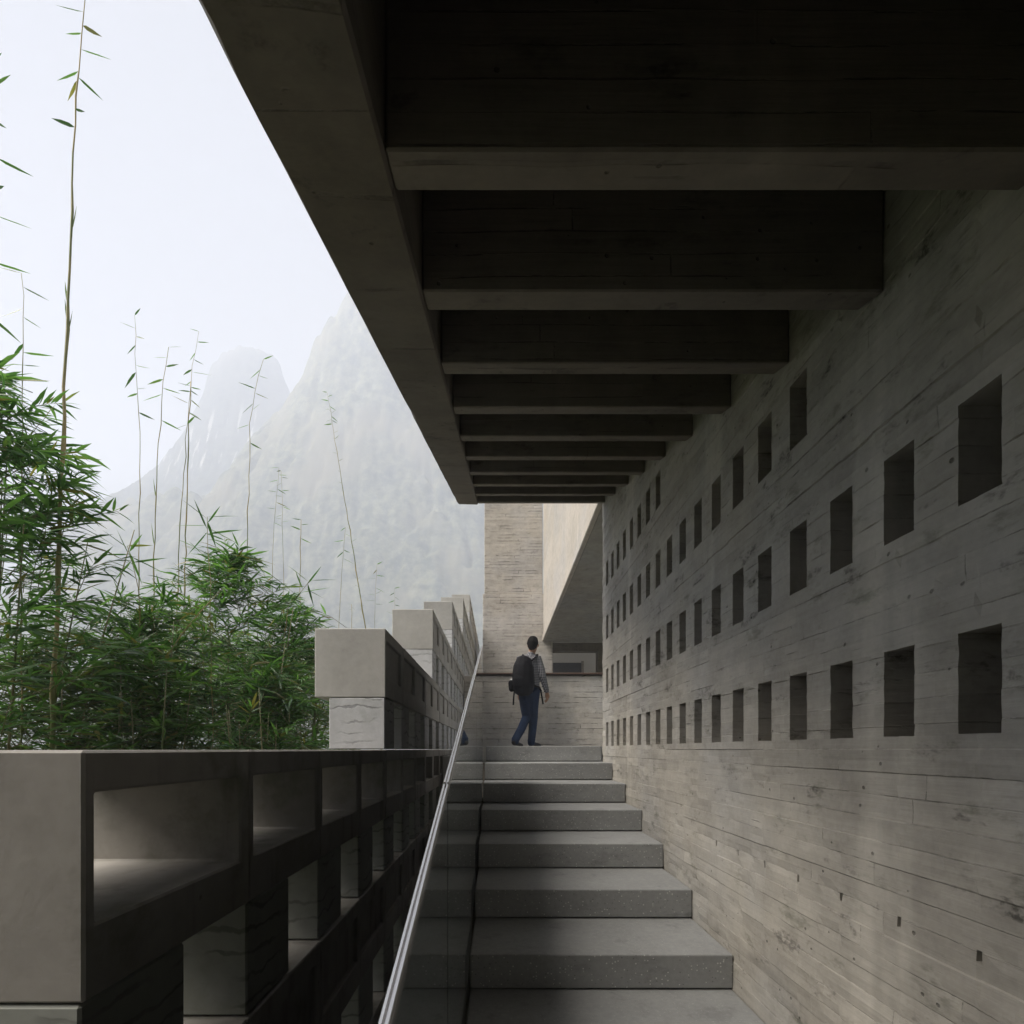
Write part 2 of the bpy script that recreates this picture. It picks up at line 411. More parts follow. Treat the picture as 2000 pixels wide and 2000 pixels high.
# carcass under the steps and the sloping gutter between glass and parapet
under(box('carcass', SX0+0.01, SX1-0.01, YBACK-1, 8.5, -2.6+0, -2.58, M['dark'], bev=0), stair)
under(box('stringer', XL+0.02, GX-0.025, YBACK-1, Y0, Z0-SL*Y0-0.75, Z0-SL*Y0-0.42, M['block'], bev=0.002, shear=SL), stair)
under(box('stringer', XL+0.02, GX-0.025, Y0+0.002, 8.3, Z0-0.75, Z0-0.10, M['block'], bev=0.002), stair)

# ================================================================== PERFORATED WALL
def build_wall():
    HP, HW = 0.2215, 0.10
    far0 = W*1000/896.0
    K0 = 10
    cols = [(far0+HP*k-HW, far0+HP*k) for k in range(-K0, 18)]
    HB, HH, HROW = 0.034, 0.226, 0.511
    rows = [(HB+HROW*r, HB+HROW*r+HH) for r in range(4)]
    first = [0, K0-3, K0+3, K0+10]
    tie_z = (-0.458, -0.432)
    yb = {round(YBACK, 4), YEND}
    for a, b in cols: yb |= {round(a, 4), round(b, 4)}
    for k in range(-4, 7):
        c = far0-HW/2+HP*k; yb |= {round(c-0.006, 4), round(c+0.006, 4)}
    zt0 = soff(YEND)+0.35
    zb = {-2.6, zt0, tie_z[0], tie_z[1]}
    for a, b in rows: zb |= {round(a, 4), round(b, 4)}
    def refine(s, step):
        s = sorted(s); out = []
        for a, b in zip(s[:-1], s[1:]):
            n = max(1, int(round((b-a)/step)))
            out += [a+(b-a)*i/n for i in range(n)]
        return out+[s[-1]]
    ROW = 0.062
    edges = [b for r_ in rows for b in r_]+list(tie_z)
    for k in range(int(-2.6/ROW)+1, int(zt0/ROW)):
        zk = round(k*ROW, 4)
        if all(abs(zk-e) > 0.006 for e in edges): zb |= {zk-0.0018, zk+0.0018}
    ys = refine(yb, 0.03); zs = refine(zb, 0.03)
    ny, nz = len(ys), len(zs)
    def hole(y, z):
        for r, (z0, z1) in enumerate(rows):
            if z0 < z < z1:
                for k, (a, b) in enumerate(cols):
                    if a < y < b and k >= first[r]: return r+1
        if tie_z[0] < z < tie_z[1]:
            for k in range(-4, 7):
                c = far0-HW/2+HP*k
                if abs(y-c) < 0.006: return 9
        return 0
    H = [[hole((ys[i]+ys[i+1])/2, (zs[j]+zs[j+1])/2) for j in range(nz-1)] for i in range(ny-1)]
    verts, faces = [], []
    idx = {}
    rr = random.Random(3)
    def hsh(a, b):
        v = math.sin(a*127.1+b*311.7)*43758.5453
        return v-math.floor(v)
    def kind_at(i, j):
        ks = [H[a][b] for a in (i-1, i) for b in (j-1, j) if 0 <= a < ny-1 and 0 <= b < nz-1]
        return max(ks) if any(ks) and not all(ks) else 0
    def vtx(i, j):
        if (i, j) not in idx:
            k = kind_at(i, j); x, y, z = W, ys[i], zs[j]
            if k:
                amp = 0.0011 if k == 1 else 0.0008
                if k == 9: amp = 0.002
                y += rr.uniform(-amp, amp); z += rr.uniform(-amp, amp); x += abs(rr.gauss(0, amp))*0.8+0.001
            else:
                row = math.floor(z/ROW+1e-6); fz = z/ROW-row
                seg = math.floor((y+hsh(row, 7)*2.0)/(0.7+0.8*hsh(row, 3)))
                x += 0.0055*(hsh(row, seg)-0.5)
                if fz < 0.05 or fz > 0.95:                    # board joint: a fin here, a groove there
                    q_ = hsh(row if fz < 0.5 else row+1, math.floor(y/0.11)+31)
                    x += 0.0035 if q_ > 0.80 else (-0.0025 if q_ < 0.22 else 0.0)
                x += rr.gauss(0, 0.0004)
            idx[(i, j)] = len(verts); verts.append((x, y, z))
        return idx[(i, j)]
    bidx = {}
    def back(i, j, d):
        if (i, j) not in bidx:
            bidx[(i, j)] = len(verts); verts.append((W+d, ys[i], zs[j]))
        return bidx[(i, j)]
    for i in range(ny-1):
        for j in range(nz-1):
            k = H[i][j]
            if not k:
                if zs[j] > soff(ys[i])+0.45: continue
                faces.append((vtx(i, j), vtx(i, j+1), vtx(i+1, j+1), vtx(i+1, j)))
            else:
                d = 0.24 if k < 9 else 0.03
                faces.append((back(i, j, d), back(i, j+1, d), back(i+1, j+1, d), back(i+1, j, d)))
                for (di, dj, e) in ((-1, 0, ((i, j), (i, j+1))), (1, 0, ((i+1, j+1), (i+1, j))), (0, -1, ((i+1, j), (i, j))), (0, 1, ((i, j+1), (i+1, j+1)))):
                    if not H[i+di][j+dj]:
                        a, b = e
                        faces.append((vtx(*a), vtx(*b), back(*b, d), back(*a, d)))
    b0 = len(verts)
    x1 = W+0.30                                          # end face, back and top of the wall
    zt = soff(YEND)+0.35
    ring = [(x1, YBACK, -2.6), (x1, YEND, -2.6), (x1, YEND, zt), (x1, YBACK, zt)]
    verts += ring
    faces.append((b0, b0+1, b0+2, b0+3))
    endcol = [idx[(ny-1, j)] for j in range(nz) if (ny-1, j) in idx]
    faces.append(tuple([b0+1] + [b0+2] + endcol[::-1]))
    o = mesh_obj('perforated_wall', verts, faces, M['wall'])
    bm = bmesh.new(); bm.from_mesh(o.data); bmesh.ops.recalc_face_normals(bm, faces=bm.faces); bm.to_mesh(o.data); bm.free()
    return o
wall = build_wall()
tag(wall, 'board-marked concrete wall with rows of small square holes beside the stair', 'wall')

# ================================================================== SLOPING ROOF
roof = empty('stair_roof', (0.3, 0, ROOF0))
tag(roof, 'dark sloping concrete roof with cross beams over the stair', 'roof')
EX0, EX1 = -0.411, -0.205
def roof_beam_edge():
    """edge beam with a slightly ragged lower arris"""
    n = 120; vs_, fs_ = [], []
    rr = random.Random(5)
    for i in range(n+1):
        y = YBACK+(YEND-YBACK)*i/n; z = soff(y)
        a = 0.004*rr.random() if rr.random() < 0.8 else 0.010*rr.random()
        prof = [(EX0, z+0.62), (EX0+0.002, z+0.02+a), (EX0+0.012+a, z+a*0.4), (EX1-0.006, z), (EX1, z+0.008), (EX1, z+0.62)]
        vs_ += [(x, y, zz) for x, zz in prof]
    m = 6
    for i in range(n):
        for k in range(m):
            k2 = (k+1) % m
            fs_.append((i*m+k, i*m+k2, (i+1)*m+k2, (i+1)*m+k))
    fs_.append(tuple(range(m))); fs_.append(tuple(n*m+k for k in range(m-1, -1, -1)))
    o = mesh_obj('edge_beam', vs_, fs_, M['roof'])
    bm = bmesh.new(); bm.from_mesh(o.data); bmesh.ops.recalc_face_normals(bm, faces=bm.faces); bm.to_mesh(o.data); bm.free()
    return o
under(roof_beam_edge(), roof)
k = -12
for k in range(-12, 10):
    y = 0.917+0.4475*k
    jit = rng.uniform(-0.004, 0.004)
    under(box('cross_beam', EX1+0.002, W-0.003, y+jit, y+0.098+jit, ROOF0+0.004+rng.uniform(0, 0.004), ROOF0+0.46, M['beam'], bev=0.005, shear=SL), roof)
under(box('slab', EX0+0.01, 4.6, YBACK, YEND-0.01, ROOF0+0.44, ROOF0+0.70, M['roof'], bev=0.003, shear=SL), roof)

shade_block = box('added_shade_block', -4.2, -0.415, YBACK, -1.05, GROUND, 3.2, M['wall'], bev=0.01)  # out-of-view block, added to keep light off the nearest parapet front
tag(shade_block, 'unseen concrete block added behind the viewpoint to shade the parapet front', 'building')

# ================================================================== PARAPET OF BLOCKS
parapet = empty('block_parapet', ((XL-0.36), 0.7, GROUND))
tag(parapet, 'stepped parapet of hollow concrete blocks and white spacers beside the bamboo', 'parapet')
AH, BH, TIER = 0.352, 0.268, 0.62
TY = 4*TREAD; T1Y = 0.709
BT = 0.362
def block_mesh(through):
    bm = bmesh.new()
    L, hx = TREAD-0.004, BT
    oy0, oy1, oz0, oz1 = 0.022, L-0.040, 0.105, 0.292      # opening
    def ring(x):
        out = [bm.verts.new((x, a, b)) for a, b in ((0, 0), (L, 0), (L, AH), (0, AH))]
        inn = [bm.verts.new((x, a, b)) for a, b in ((oy0, oz0), (oy1, oz0), (oy1, oz1), (oy0, oz1))]
        return out, inn
    o0, i0 = ring(-hx); o1, i1 = ring(0)
    outer = []
    for (o, i, flip) in ((o0, i0, False), (o1, i1, True)):
        for k in range(4):
            k2 = (k+1) % 4
            f = (o[k], i[k], i[k2], o[k2])
            bm.faces.new(f if not flip else f[::-1])
    for k in range(4):
        k2 = (k+1) % 4
        bm.faces.new((o0[k], o0[k2], o1[k2], o1[k]))
        if through: bm.faces.new((i0[k2], i0[k], i1[k], i1[k2]))
    if not through:
        d = -0.018
        b1 = [bm.verts.new((d, v.co.y, v.co.z)) for v in i1]
        for k in range(4):
            k2 = (k+1) % 4
            bm.faces.new((b1[k2], b1[k], i1[k], i1[k2]))
        bm.faces.new(b1); bm.faces.new(i0)
    bmesh.ops.recalc_face_normals(bm, faces=bm.faces)
    es = [e for e in bm.edges if len(e.link_faces) == 2 and e.calc_face_angle(0) > 0.5]
    bmesh.ops.bevel(bm, geom=es, offset=0.004, segments=1, affect='EDGES')
    me = bpy.data.meshes.new('block'); bm.to_mesh(me); bm.free(); me.materials.append(M['block_stained' if through else 'block']); return me
ME_OPEN, ME_SHUT = block_mesh(True), block_mesh(False)
ME_STAINED = ME_SHUT.copy(); ME_STAINED.materials.clear(); ME_STAINED.materials.append(M['block_stained'])
bmb = box_bm(-0.288, -0.004, 0, 0.238, 0.004, BH-0.003, 0.004)
ME_BRICK = bpy.data.meshes.new('spacer'); bmb.to_mesh(ME_BRICK); bmb.free(); ME_BRICK.materials.append(M['brick'])
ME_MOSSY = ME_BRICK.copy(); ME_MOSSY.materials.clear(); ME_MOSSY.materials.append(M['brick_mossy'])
for t in range(-2, 7):
    ztop = -0.001+TIER*(t-1)
    y = T1Y+TY*(t-1)
    yend = 16.4 if t >= 1 else (9.0 if t == 0 else 5.5)
    while y < -1.0: y += TREAD
    while y < yend:
        me = ME_OPEN if t == 1 else (ME_SHUT if t > 1 else ME_STAINED)
        o = bpy.data.objects.new('block', me); link(o)
        o.location = (XL+rng.uniform(-0.002, 0.002), y+0.001, ztop-AH); under(o, parapet)
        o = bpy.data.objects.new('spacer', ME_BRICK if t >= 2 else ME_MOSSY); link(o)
        o.location = (XL+rng.uniform(-0.004, 0), y+0.001, ztop-AH-BH); under(o, parapet)
        y += TREAD
under(box('footing', XL-0.35, XL-0.01, -1.04, 16.4, GROUND-0.2, -0.001+TIER*(-3)-AH-BH+TIER-0.004, M['block'], bev=0.003), parapet)

# ================================================================== GLASS BALUSTRADE
bal = empty('glass_balustrade', (GX, 2.0, -0.9))
tag(bal, 'frameless glass balustrade with slim steel cap on the open side of the stair', 'balustrade')
HR = 0.548                                   # cap below the slope line through the eye
GY = [-2.15, -0.4, 1.35, 3.1, 4.28]
for a, b in zip(GY[:-1], GY[1:]):
    ga, gb = a+0.004, b-0.004
    lo = Z0-SL*Y0-0.40
    bm = bmesh.new(); t = 0.006
    q = [(ga, lo+SL*ga), (gb, lo+SL*gb), (gb, -HR+SL*gb), (ga, -HR+SL*ga)]
    v0 = [bm.verts.new((GX-t, y, z)) for y, z in q]; v1 = [bm.verts.new((GX+t, y, z)) for y, z in q]
    bm.faces.new(v0[::-1]); bm.faces.new(v1)
    ed = []
    for k in range(4):
        k2 = (k+1) % 4; ed.append(bm.faces.new((v0[k], v0[k2], v1[k2], v1[k])))
    bmesh.ops.recalc_face_normals(bm, faces=bm.faces)
    for f in (ed[1], ed[3]): f.material_index = 1
    o = under(bm_obj('glass_panel', bm, M['glass']), bal); o.data.materials.append(M['glass_edge'])
for a, b, dz in ((-2.2, 1.36, 0.0), (1.366, 4.30, 0.003)):
    hw, hh = 0.0085, 0.010
    bm = bmesh.new()
    pr = [(-hw, -hh), (hw, -hh), (hw, hh*0.7), (hw*0.72, hh), (hw*0.28, hh), (hw*0.16, hh*0.35), (-hw*0.16, hh*0.35), (-hw*0.28, hh), (-hw*0.72, hh), (-hw, hh*0.7)]
    A = [bm.verts.new((GX+x, a, -HR+SL*a+z+0.002+dz)) for x, z in pr]; B = [bm.verts.new((GX+x, b, -HR+SL*b+z+0.002+dz)) for x, z in pr]
    n = len(pr)
    for k in range(n):
        k2 = (k+1) % n; bm.faces.new((A[k], A[k2], B[k2], B[k]))
    bm.faces.new(A[::-1]); bm.faces.new(B)
    bmesh.ops.recalc_face_normals(bm, faces=bm.faces)
    under(bm_obj('cap_rail', bm, M['steel']), bal)

# ================================================================== LANDING BALUSTRADE WALL, TOWER, UPPER STOREY
bw = empty('landing_wall', (0.6, 8.4, Z0))
tag(bw, 'low board-marked concrete wall at the end of the landing, topped by a red-brown rail', 'wall')
under(box('wall', XL+0.01, 4.4, 8.35, 8.55, -2.5, 1.20, M['balwall'], bev=0.006), bw)
under(box('handrail', -0.40, 4.4, 8.31, 8.52, 1.222, 1.250, M['rail'], bev=0.008), bw)
for x in (-0.30, 0.55, 1.4, 2.3):
    under(box('bracket', x, x+0.03, 8.40, 8.46, 1.195, 1.224, M['rail'], bev=0.002), bw)
TYY = 12.35
tw = empty('concrete_tower', (0.36, TYY, GROUND))
tag(tw, 'tall board-marked concrete pier beyond the landing', 'pier')
under(box('upper_shaft', -0.345, 1.06, TYY+0.02, TYY+1.6, 3.77, 9.0, M['tower'], bev=0.01), tw)
under(box('lower_shaft', -0.385, 1.30, TYY, TYY+1.6, GROUND, 3.762, M['tower'], bev=0.012), tw)
for ix in range(3):
    for iz in range(5):
        pass
FX = 1.064
ub = empty('upper_storey', (2.5, 9.0, 2.6))
tag(ub, 'overhanging concrete upper storey with pale fascia behind the end of the stair wall', 'building')
ZS = 2.62
# fascia of the upper storey: lower parapet with a sloping joint, wall above set back
bm = bmesh.new()
def prism(bm, poly, x0, x1):
    a = [bm.verts.new((x0, y, z)) for y, z in poly]; b = [bm.verts.new((x1, y, z)) for y, z in poly]
    n = len(poly)
    bm.faces.new(a); bm.faces.new(b[::-1])
    for k in range(n):
        k2 = (k+1) % n; bm.faces.new((a[k], b[k], b[k2], a[k2]))
    bmesh.ops.recalc_face_normals(bm, faces=bm.faces)
def zj(y): return 2.9+(11.7-y)*0.262
prism(bm, [(TYY-0.003, ZS+0.13), (TYY-0.003, zj(TYY)), (5.35, zj(5.35)), (5.35, ZS+0.13)], FX, FX+0.18)
under(bm_obj('parapet_panel', bm, M['fascia']), ub)
bm = bmesh.new()
prism(bm, [(TYY-0.003, zj(TYY)+0.012), (TYY-0.003, 9.0), (5.35, 9.0), (5.35, zj(5.35)+0.012)], FX+0.012, FX+0.18)
under(bm_obj('wall_panel', bm, M['fascia']), ub)
under(box('drip_edge', FX-0.012, FX+0.05, 5.34, TYY-0.004, ZS-0.01, ZS+0.122, M['fascia'], bev=0.01), ub)
under(box('soffit_slab', FX+0.053, 4.6, 5.36, 12.50, ZS, ZS+0.12, M['soffit'], bev=0.004), ub)
under(box('upper_wall', 4.4, 4.6, 5.36, 12.5, ZS+0.123, 9.0, M['plaster'], bev=0.004), ub)
rw = empty('rear_wall', (2.6, 14.6, GROUND))
tag(rw, 'pale rear wall with a dark window under the upper storey', 'wall')
under(box('wall', 1.32, 4.38, 14.5, 14.7, GROUND, 3.4, M['plaster'], bev=0.003), rw)
win = under(box('window', 1.54, 2.33, 14.44, 14.495, 0.5, 2.45, M['dark'], bev=0.004), rw)
box('frame', 2.335, 2.40, 14.42, 14.494, 0.45, 2.50, M['roof'], win, bev=0.004)
under(box('floor', 1.32, 4.38, 8.7, 14.4, -0.4, -0.2, M['step'], bev=0.003), rw)
under(box('lintel', 1.31, 4.38, 12.52, 12.78, 2.41, ZS-0.003, M['roof'], bev=0.004), rw)
under(box('column', 2.42, 2.54, 12.52, 12.78, -0.4, 2.408, M['roof'], bev=0.004), rw)

# ================================================================== BAMBOO
def leaf_mat(name, a, b, c):
    s = NT(name)
    at = s.n('ShaderNodeAttribute', attribute_name='rnd').outputs['Fac']
    oi = s.n('ShaderNodeObjectInfo').outputs['Random']
    r = s.math('FRACT', s.math('ADD', at, oi))
    col = s.mix(s.ramp(r, 0.15, 0.75), rgb(*a), rgb(*b))
    col = s.mix(s.ramp(r, 0.90, 0.98), col, rgb(*c))
    tr = s.n('ShaderNodeBsdfTranslucent'); s.l(s.mix(1.0, col, rgb(1.15, 1.35, 0.6), 'MULTIPLY'), tr.inputs['Color'])
    s.finish(col, 0.33, 0.55)
    mx = s.n('ShaderNodeMixShader'); mx.inputs[0].default_value = 0.45
    s.l(s.b.outputs[0], mx.inputs[1]); s.l(tr.outputs[0], mx.inputs[2]); s.l(mx.outputs[0], s.out.inputs['Surface'])
    return s.m
M['leaf'] = leaf_mat('bamboo_leaf', (0.044, 0.108, 0.036), (0.125, 0.24, 0.078), (0.20, 0.17, 0.06))
M['leaf2'] = leaf_mat('bamboo_leaf_dry', (0.075, 0.115, 0.045), (0.15, 0.22, 0.08), (0.16, 0.13, 0.06))
M['leaf3'] = leaf_mat('bamboo_leaf_young', (0.060, 0.13, 0.030), (0.13, 0.24, 0.06), (0.26, 0.22, 0.09))
def cane_mat(name, a, b):
    s = NT(name); p = s.pos()
    n = s.noise(s.scale(p, (4, 4, 1.3)), 2.0, 4.0)
    sep = s.n('ShaderNodeSeparateXYZ'); s.l(p, sep.inputs[0])
    return s.finish(s.mix(s.ramp(n, 0.38, 0.62), rgb(*a), rgb(*b)), 0.5, 0.4)
M['cane'] = cane_mat('bamboo_cane', (0.14, 0.17, 0.055), (0.34, 0.27, 0.12))
M['twig'] = cane_mat('bamboo_twig', (0.09, 0.12, 0.04), (0.20, 0.18, 0.09))
def leaf_geo(base, d, L, wd, roll, droop, V, F):
    """one lance-shaped leaf, bent and slightly folded"""
    d = d.normalized()
    side = d.cross(Vector((0, 0, 1)))
    if side.length < 0.05: side = Vector((1, 0, 0))
    side.normalize(); side = Quaternion(d, roll) @ side
    nrm = side.cross(d).normalized()
    b0 = len(V)
    def pt(t, s_):
        c = base + d*(L*t) + Vector((0, 0, -1))*(droop*L*t*t)
        return c + side*(s_*wd) - nrm*(abs(s_)*wd*0.35)
    V += [pt(0, 0), pt(0.22, 0.85), pt(0.22, 0), pt(0.22, -0.85), pt(0.58, 0.8), pt(0.58, 0), pt(0.58, -0.8), pt(1, 0)]
    F += [(b0, b0+1, b0+2), (b0, b0+2, b0+3), (b0+1, b0+4, b0+5, b0+2), (b0+2, b0+5, b0+6, b0+3), (b0+4, b0+7, b0+5), (b0+5, b0+7, b0+6)]
def leaf_obj(base, d, L, wd, roll, droop, parent, mat='leaf'):
    V, F = [], []
    leaf_geo(Vector((0, 0, 0)), d, L, wd, roll, droop, V, F)
    o = mesh_obj('leaf', V, F, M[mat], smooth=True); o.location = base
    at = o.data.attributes.new('rnd', 'FLOAT', 'POINT'); at.data.foreach_set('value', [0.3]*len(V))
    return under(o, parent)
def rdir(r, up=0.0):
    while True:
        v = Vector((r.uniform(-1, 1), r.uniform(-1, 1), r.uniform(-1, 1)))
        if 0.1 < v.length < 1: break
    v.normalize(); v.z += up; return v.normalized()
def clump(loc, rad, ztop, nfan, label, seed, zlow=-1.6, leafL=(0.10, 0.19), mat='leaf', nst=7, squash=0.8):
    r = random.Random(seed)
    root = empty('bamboo_clump', (loc[0], loc[1], GROUND)); tag(root, label, 'bamboo', 'bushy bamboo clumps beyond the parapet')
    V, F, A = [], [], []
    SV, SF = [], []
    def addtube(pts, rads, n=5):
        v, f = tube_data(pts, rads, n); b = len(SV)
        SV.extend(v); SF.extend([tuple(i+b for i in q) for q in f])
    stems = []
    for i in range(nst):
        a = r.uniform(0, 6.283); q = r.uniform(0.1, 0.9)*rad
        bx, by = loc[0]+math.cos(a)*q*0.35, loc[1]+math.sin(a)*q*0.35
        tx, ty = loc[0]+math.cos(a)*q, loc[1]+math.sin(a)*q
        hz = ztop - r.uniform(0.1, 0.5)*(ztop-zlow)*0.6 - 0.25*q
        pts = [Vector((bx+(tx-bx)*t**2+r.uniform(-.02, .02), by+(ty-by)*t**2+r.uniform(-.02, .02), GROUND+(hz-GROUND)*t)) for t in (0, .2, .4, .6, .8, 1)]
        stems.append(pts); addtube(pts, [0.012, 0.011, 0.010, 0.008, 0.006, 0.003], 6)
    for i in range(int(nfan*1.12)):
        # one arching spray: leaves in pairs along it, a fan at the tip
        t = r.random()**0.75
        z = zlow + (ztop-zlow)*t
        rr = rad*math.sqrt(max(0.03, 1-max(0, (t-0.3)/0.7)**2.4))
        a = r.uniform(0, 6.283)
        q1 = rr*(0.45+0.62*r.random()**0.6)
        tip = Vector((loc[0]+math.cos(a)*q1, loc[1]+math.sin(a)*q1*squash, z+r.gauss(0, 0.05)))
        ln = r.uniform(0.30, 0.65)
        da = a+r.uniform(-0.7, 0.7)
        inw = Vector((-math.cos(da), -math.sin(da)*squash, -r.uniform(0.1, 0.9))).normalized()
        st0 = tip+inw*ln; mid = (st0+tip)/2+Vector((0, 0, ln*r.uniform(0.05, 0.22)))
        path = [st0.lerp(mid, u).lerp(mid.lerp(tip, u), u) for u in (0, .25, .5, .75, 1)]
        addtube(path, [0.0028, 0.0024, 0.002, 0.0015, 0.001], 3)
        L0 = r.uniform(*leafL)
        n = r.randint(13, 22)
        sd_ = 1
        for m in range(n):
            f_ = m/(n-1); u = 0.22+0.78*f_**0.8
            k_ = min(3, int(u*4)); w_ = u*4-k_
            base = path[k_].lerp(path[k_+1], w_)
            ax = (path[k_+1]-path[k_]).normalized()
            sd_ = -sd_
            lat = ax.cross(Vector((0, 0, 1))).normalized()*sd_
            ang = r.uniform(0.45, 1.15) if f_ < 0.75 else r.uniform(0.05, 0.9)
            d = (ax*math.cos(ang)+lat*math.sin(ang)+rdir(r)*0.42).normalized()
            L = L0*r.uniform(0.6, 1.15)
            b0 = len(V)
            leaf_geo(base, d, L, L*r.uniform(0.050, 0.070), r.uniform(-1.0, 1.0), r.uniform(0.02, 0.40), V, F)
            A.extend([r.random()]*(len(V)-b0))
    o = mesh_obj('foliage', V, F, M[mat], smooth=True)
    o['kind'] = 'stuff'
    at = o.data.attributes.new('rnd', 'FLOAT', 'POINT'); at.data.foreach_set('value', A)
    under(o, root)
    st = mesh_obj('stems', SV, SF, M['twig'], smooth=True); under(st, root); st['kind'] = 'stuff'
    return root
clump((-3.02, 2.85), 0.95, 2.15, 330, 'tall dense bamboo clump at the left edge above the parapet', 21, leafL=(0.12, 0.22), zlow=-0.7, nst=9)
clump((-2.62, 3.70), 0.66, 1.12, 190, 'low bamboo clump just right of the tall left one', 22, zlow=-0.7)
clump((-2.10, 4.00), 0.74, 1.55, 240, 'bamboo clump with the highest leafy top in the middle of the thicket', 23, zlow=-0.7)
clump((-1.86, 4.55), 0.58, 1.28, 190, 'bamboo clump leaning towards the first raised parapet block', 24, zlow=-0.7)
clump((-3.25, 5.30), 0.95, 1.45, 210, 'paler bamboo clump set back behind the middle of the thicket', 25, zlow=-0.5, mat='leaf2')
clump((-2.30, 6.20), 0.80, 1.15, 190, 'dull green bamboo clump behind the first raised parapet block', 26, zlow=-0.5, mat='leaf2')
clump((-4.45, 4.10), 0.95, 2.50, 190, 'bamboo clump behind the tall left one, mostly hidden', 27, zlow=-0.5)
clump((-3.00, 3.45), 0.70, 0.75, 200, 'brownish low bamboo clump at the foot of the tall left one', 28, zlow=-0.7, mat='leaf2')
clump((-2.45, 4.90), 0.70, 1.05, 170, 'low deep green bamboo clump filling the centre of the thicket', 29, zlow=-0.6)
clump((-4.30, 6.80), 1.10, 1.55, 150, 'pale bamboo clump far behind the tall left one', 41, zlow=-0.3, mat='leaf2')
clump((-3.05, 7.40), 1.05, 1.50, 150, 'pale yellowish bamboo clump at the back of the thicket', 42, zlow=-0.3, mat='leaf2')
clump((-2.35, 3.30), 0.50, 0.70, 120, 'bright yellow-green bamboo clump at the front of the thicket', 43, zlow=-0.5, mat='leaf3')
clump((-1.62, 3.60), 0.42, 0.55, 110, 'small bright bamboo clump beside the white spacer of the parapet', 30, zlow=-0.6)

def cane(px_pts, y, r0, r1, leaves, label, bend=0.004, seed=1, leafL=(0.10, 0.16), sheath=0, star=False, twigs=0):
    """one young cane: px_pts from bottom to top in photo pixels, placed at distance y"""
    r = random.Random(seed)
    pts = [P(x, q, y) for x, q in px_pts]
    base = Vector((pts[0].x, y, GROUND))
    root = empty('bamboo_cane', base); tag(root, label, 'bamboo', 'young bamboo canes standing above the thicket')
    path = [base]+pts
    # resample
    dense = []
    for a, b in zip(path[:-1], path[1:]):
        n = max(2, int((b-a).length/0.16))
        dense += [a.lerp(b, i/n) for i in range(n)]
    dense.append(path[-1])
    tot = len(dense)
    for i in range(1, tot-1):
        dense[i] = dense[i]+Vector((r.gauss(0, bend), r.gauss(0, bend), 0))
    rad = []
    for i in range(tot):
        t = i/(tot-1); q = r0+(r1-r0)*t
        rad.append(q*(1.35 if i % 4 == 0 else 1.0))
    under(tube('stem', dense, rad, M['cane'], n=7), root)
    zt = pts[-1].z; span = (pts[-1]-pts[0]).length
    top = pts[-1]; low = dense
    def at_len(s_):           # point s_ metres below the tip along the cane
        acc = 0
        for a, b in zip(dense[::-1][:-1], dense[::-1][1:]):
            L = (a-b).length
            if acc+L >= s_: return a.lerp(b, (s_-acc)/L)
            acc += L
        return dense[0]
    side = 1 if r.random() < 0.5 else -1
    for i in range(leaves):
        b = at_len(i*(0.075 if leaves > 4 else 0.05)*r.uniform(0.85, 1.15)*(leafL[1]/0.14))
        side = -side
        d = Vector((side*1.0, r.uniform(-0.6, 0.6), r.uniform(-0.75, 0.45))).normalized()
        L = r.uniform(*leafL)*(0.75+0.25*min(1, i/4))
        L *= 1.05; leaf_obj(b, d, L, L*0.066, r.uniform(-1, 1), r.uniform(0, 0.15), root)
    for i in range(sheath):
        b = at_len(span*r.uniform(0.2, 0.8))
        d = Vector((r.choice((-1, 1))*0.16, 0.05, 1)).normalized()
        leaf_obj(b, d, r.uniform(0.14, 0.24), 0.006, 0, 0, root, 'leaf2')
    if star:
        for i in range(9):
            a = i*2.4; d = Vector((math.cos(a), 0.4*math.sin(a*1.7), math.sin(a)*0.8+0.1)).normalized()
            leaf_obj(at_len(0.015*i), d, r.uniform(0.16, 0.24), 0.011, r.uniform(-.5, .5), 0.08, root)
    for i in range(twigs):
        b = at_len(span*r.uniform(0.05, 0.95)); s_ = r.choice((-1, 1))
        d = Vector((s_*0.8, r.uniform(-.4, .4), r.uniform(0.2, 0.9))).normalized()
        leaf_obj(b, d, r.uniform(0.05, 0.12), 0.004, 0, 0, root, 'leaf2')
    return root
D = 1.0352
def dp(*a): return [(x*D, y*D) for x, y in a]
cane(dp((98, 1420), (118, 900), (127, 620), (135, 400), (142, 235), (150, 130), (160, 0), (170, -60)), 2.95, 0.021, 0.0015, 12, 'tallest and thickest bamboo cane, reaching the top of the picture beside the left clump', seed=2, leafL=(0.10, 0.15), sheath=4)
cane(dp((40, 1400), (43, 700), (44, 600), (40, 515)), 3.0, 0.008, 0.0012, 8, 'thin cane with sparse leaves just above the left clump', seed=3, leafL=(0.11, 0.17))
cane(dp((-60, 1400), (-20, 700), (-8, 400), (-12, 110)), 2.7, 0.014, 0.0015, 16, 'cane at the very left edge with leaf tips entering the picture', seed=4, leafL=(0.10, 0.16))
cane(dp((264, 1420), (262, 1050), (264, 850), (258, 740), (254, 595)), 4.6, 0.0095, 0.0012, 9, 'slim straight cane with six spaced leaves, left of the far peak', seed=5, leafL=(0.13, 0.19))
cane(dp((288, 1420), (290, 1050), (300, 800), (308, 720), (318, 655)), 4.9, 0.012, 0.002, 7, 'greenish cane with drooping tip leaves, right of the slim straight one', seed=6, leafL=(0.13, 0.19), sheath=3)
cane(dp((326, 1420), (338, 1020), (352, 830), (362, 690), (375, 625)), 5.2, 0.012, 0.0012, 12, 'left cane of the close pair in front of the far peak', seed=7, leafL=(0.11, 0.18))
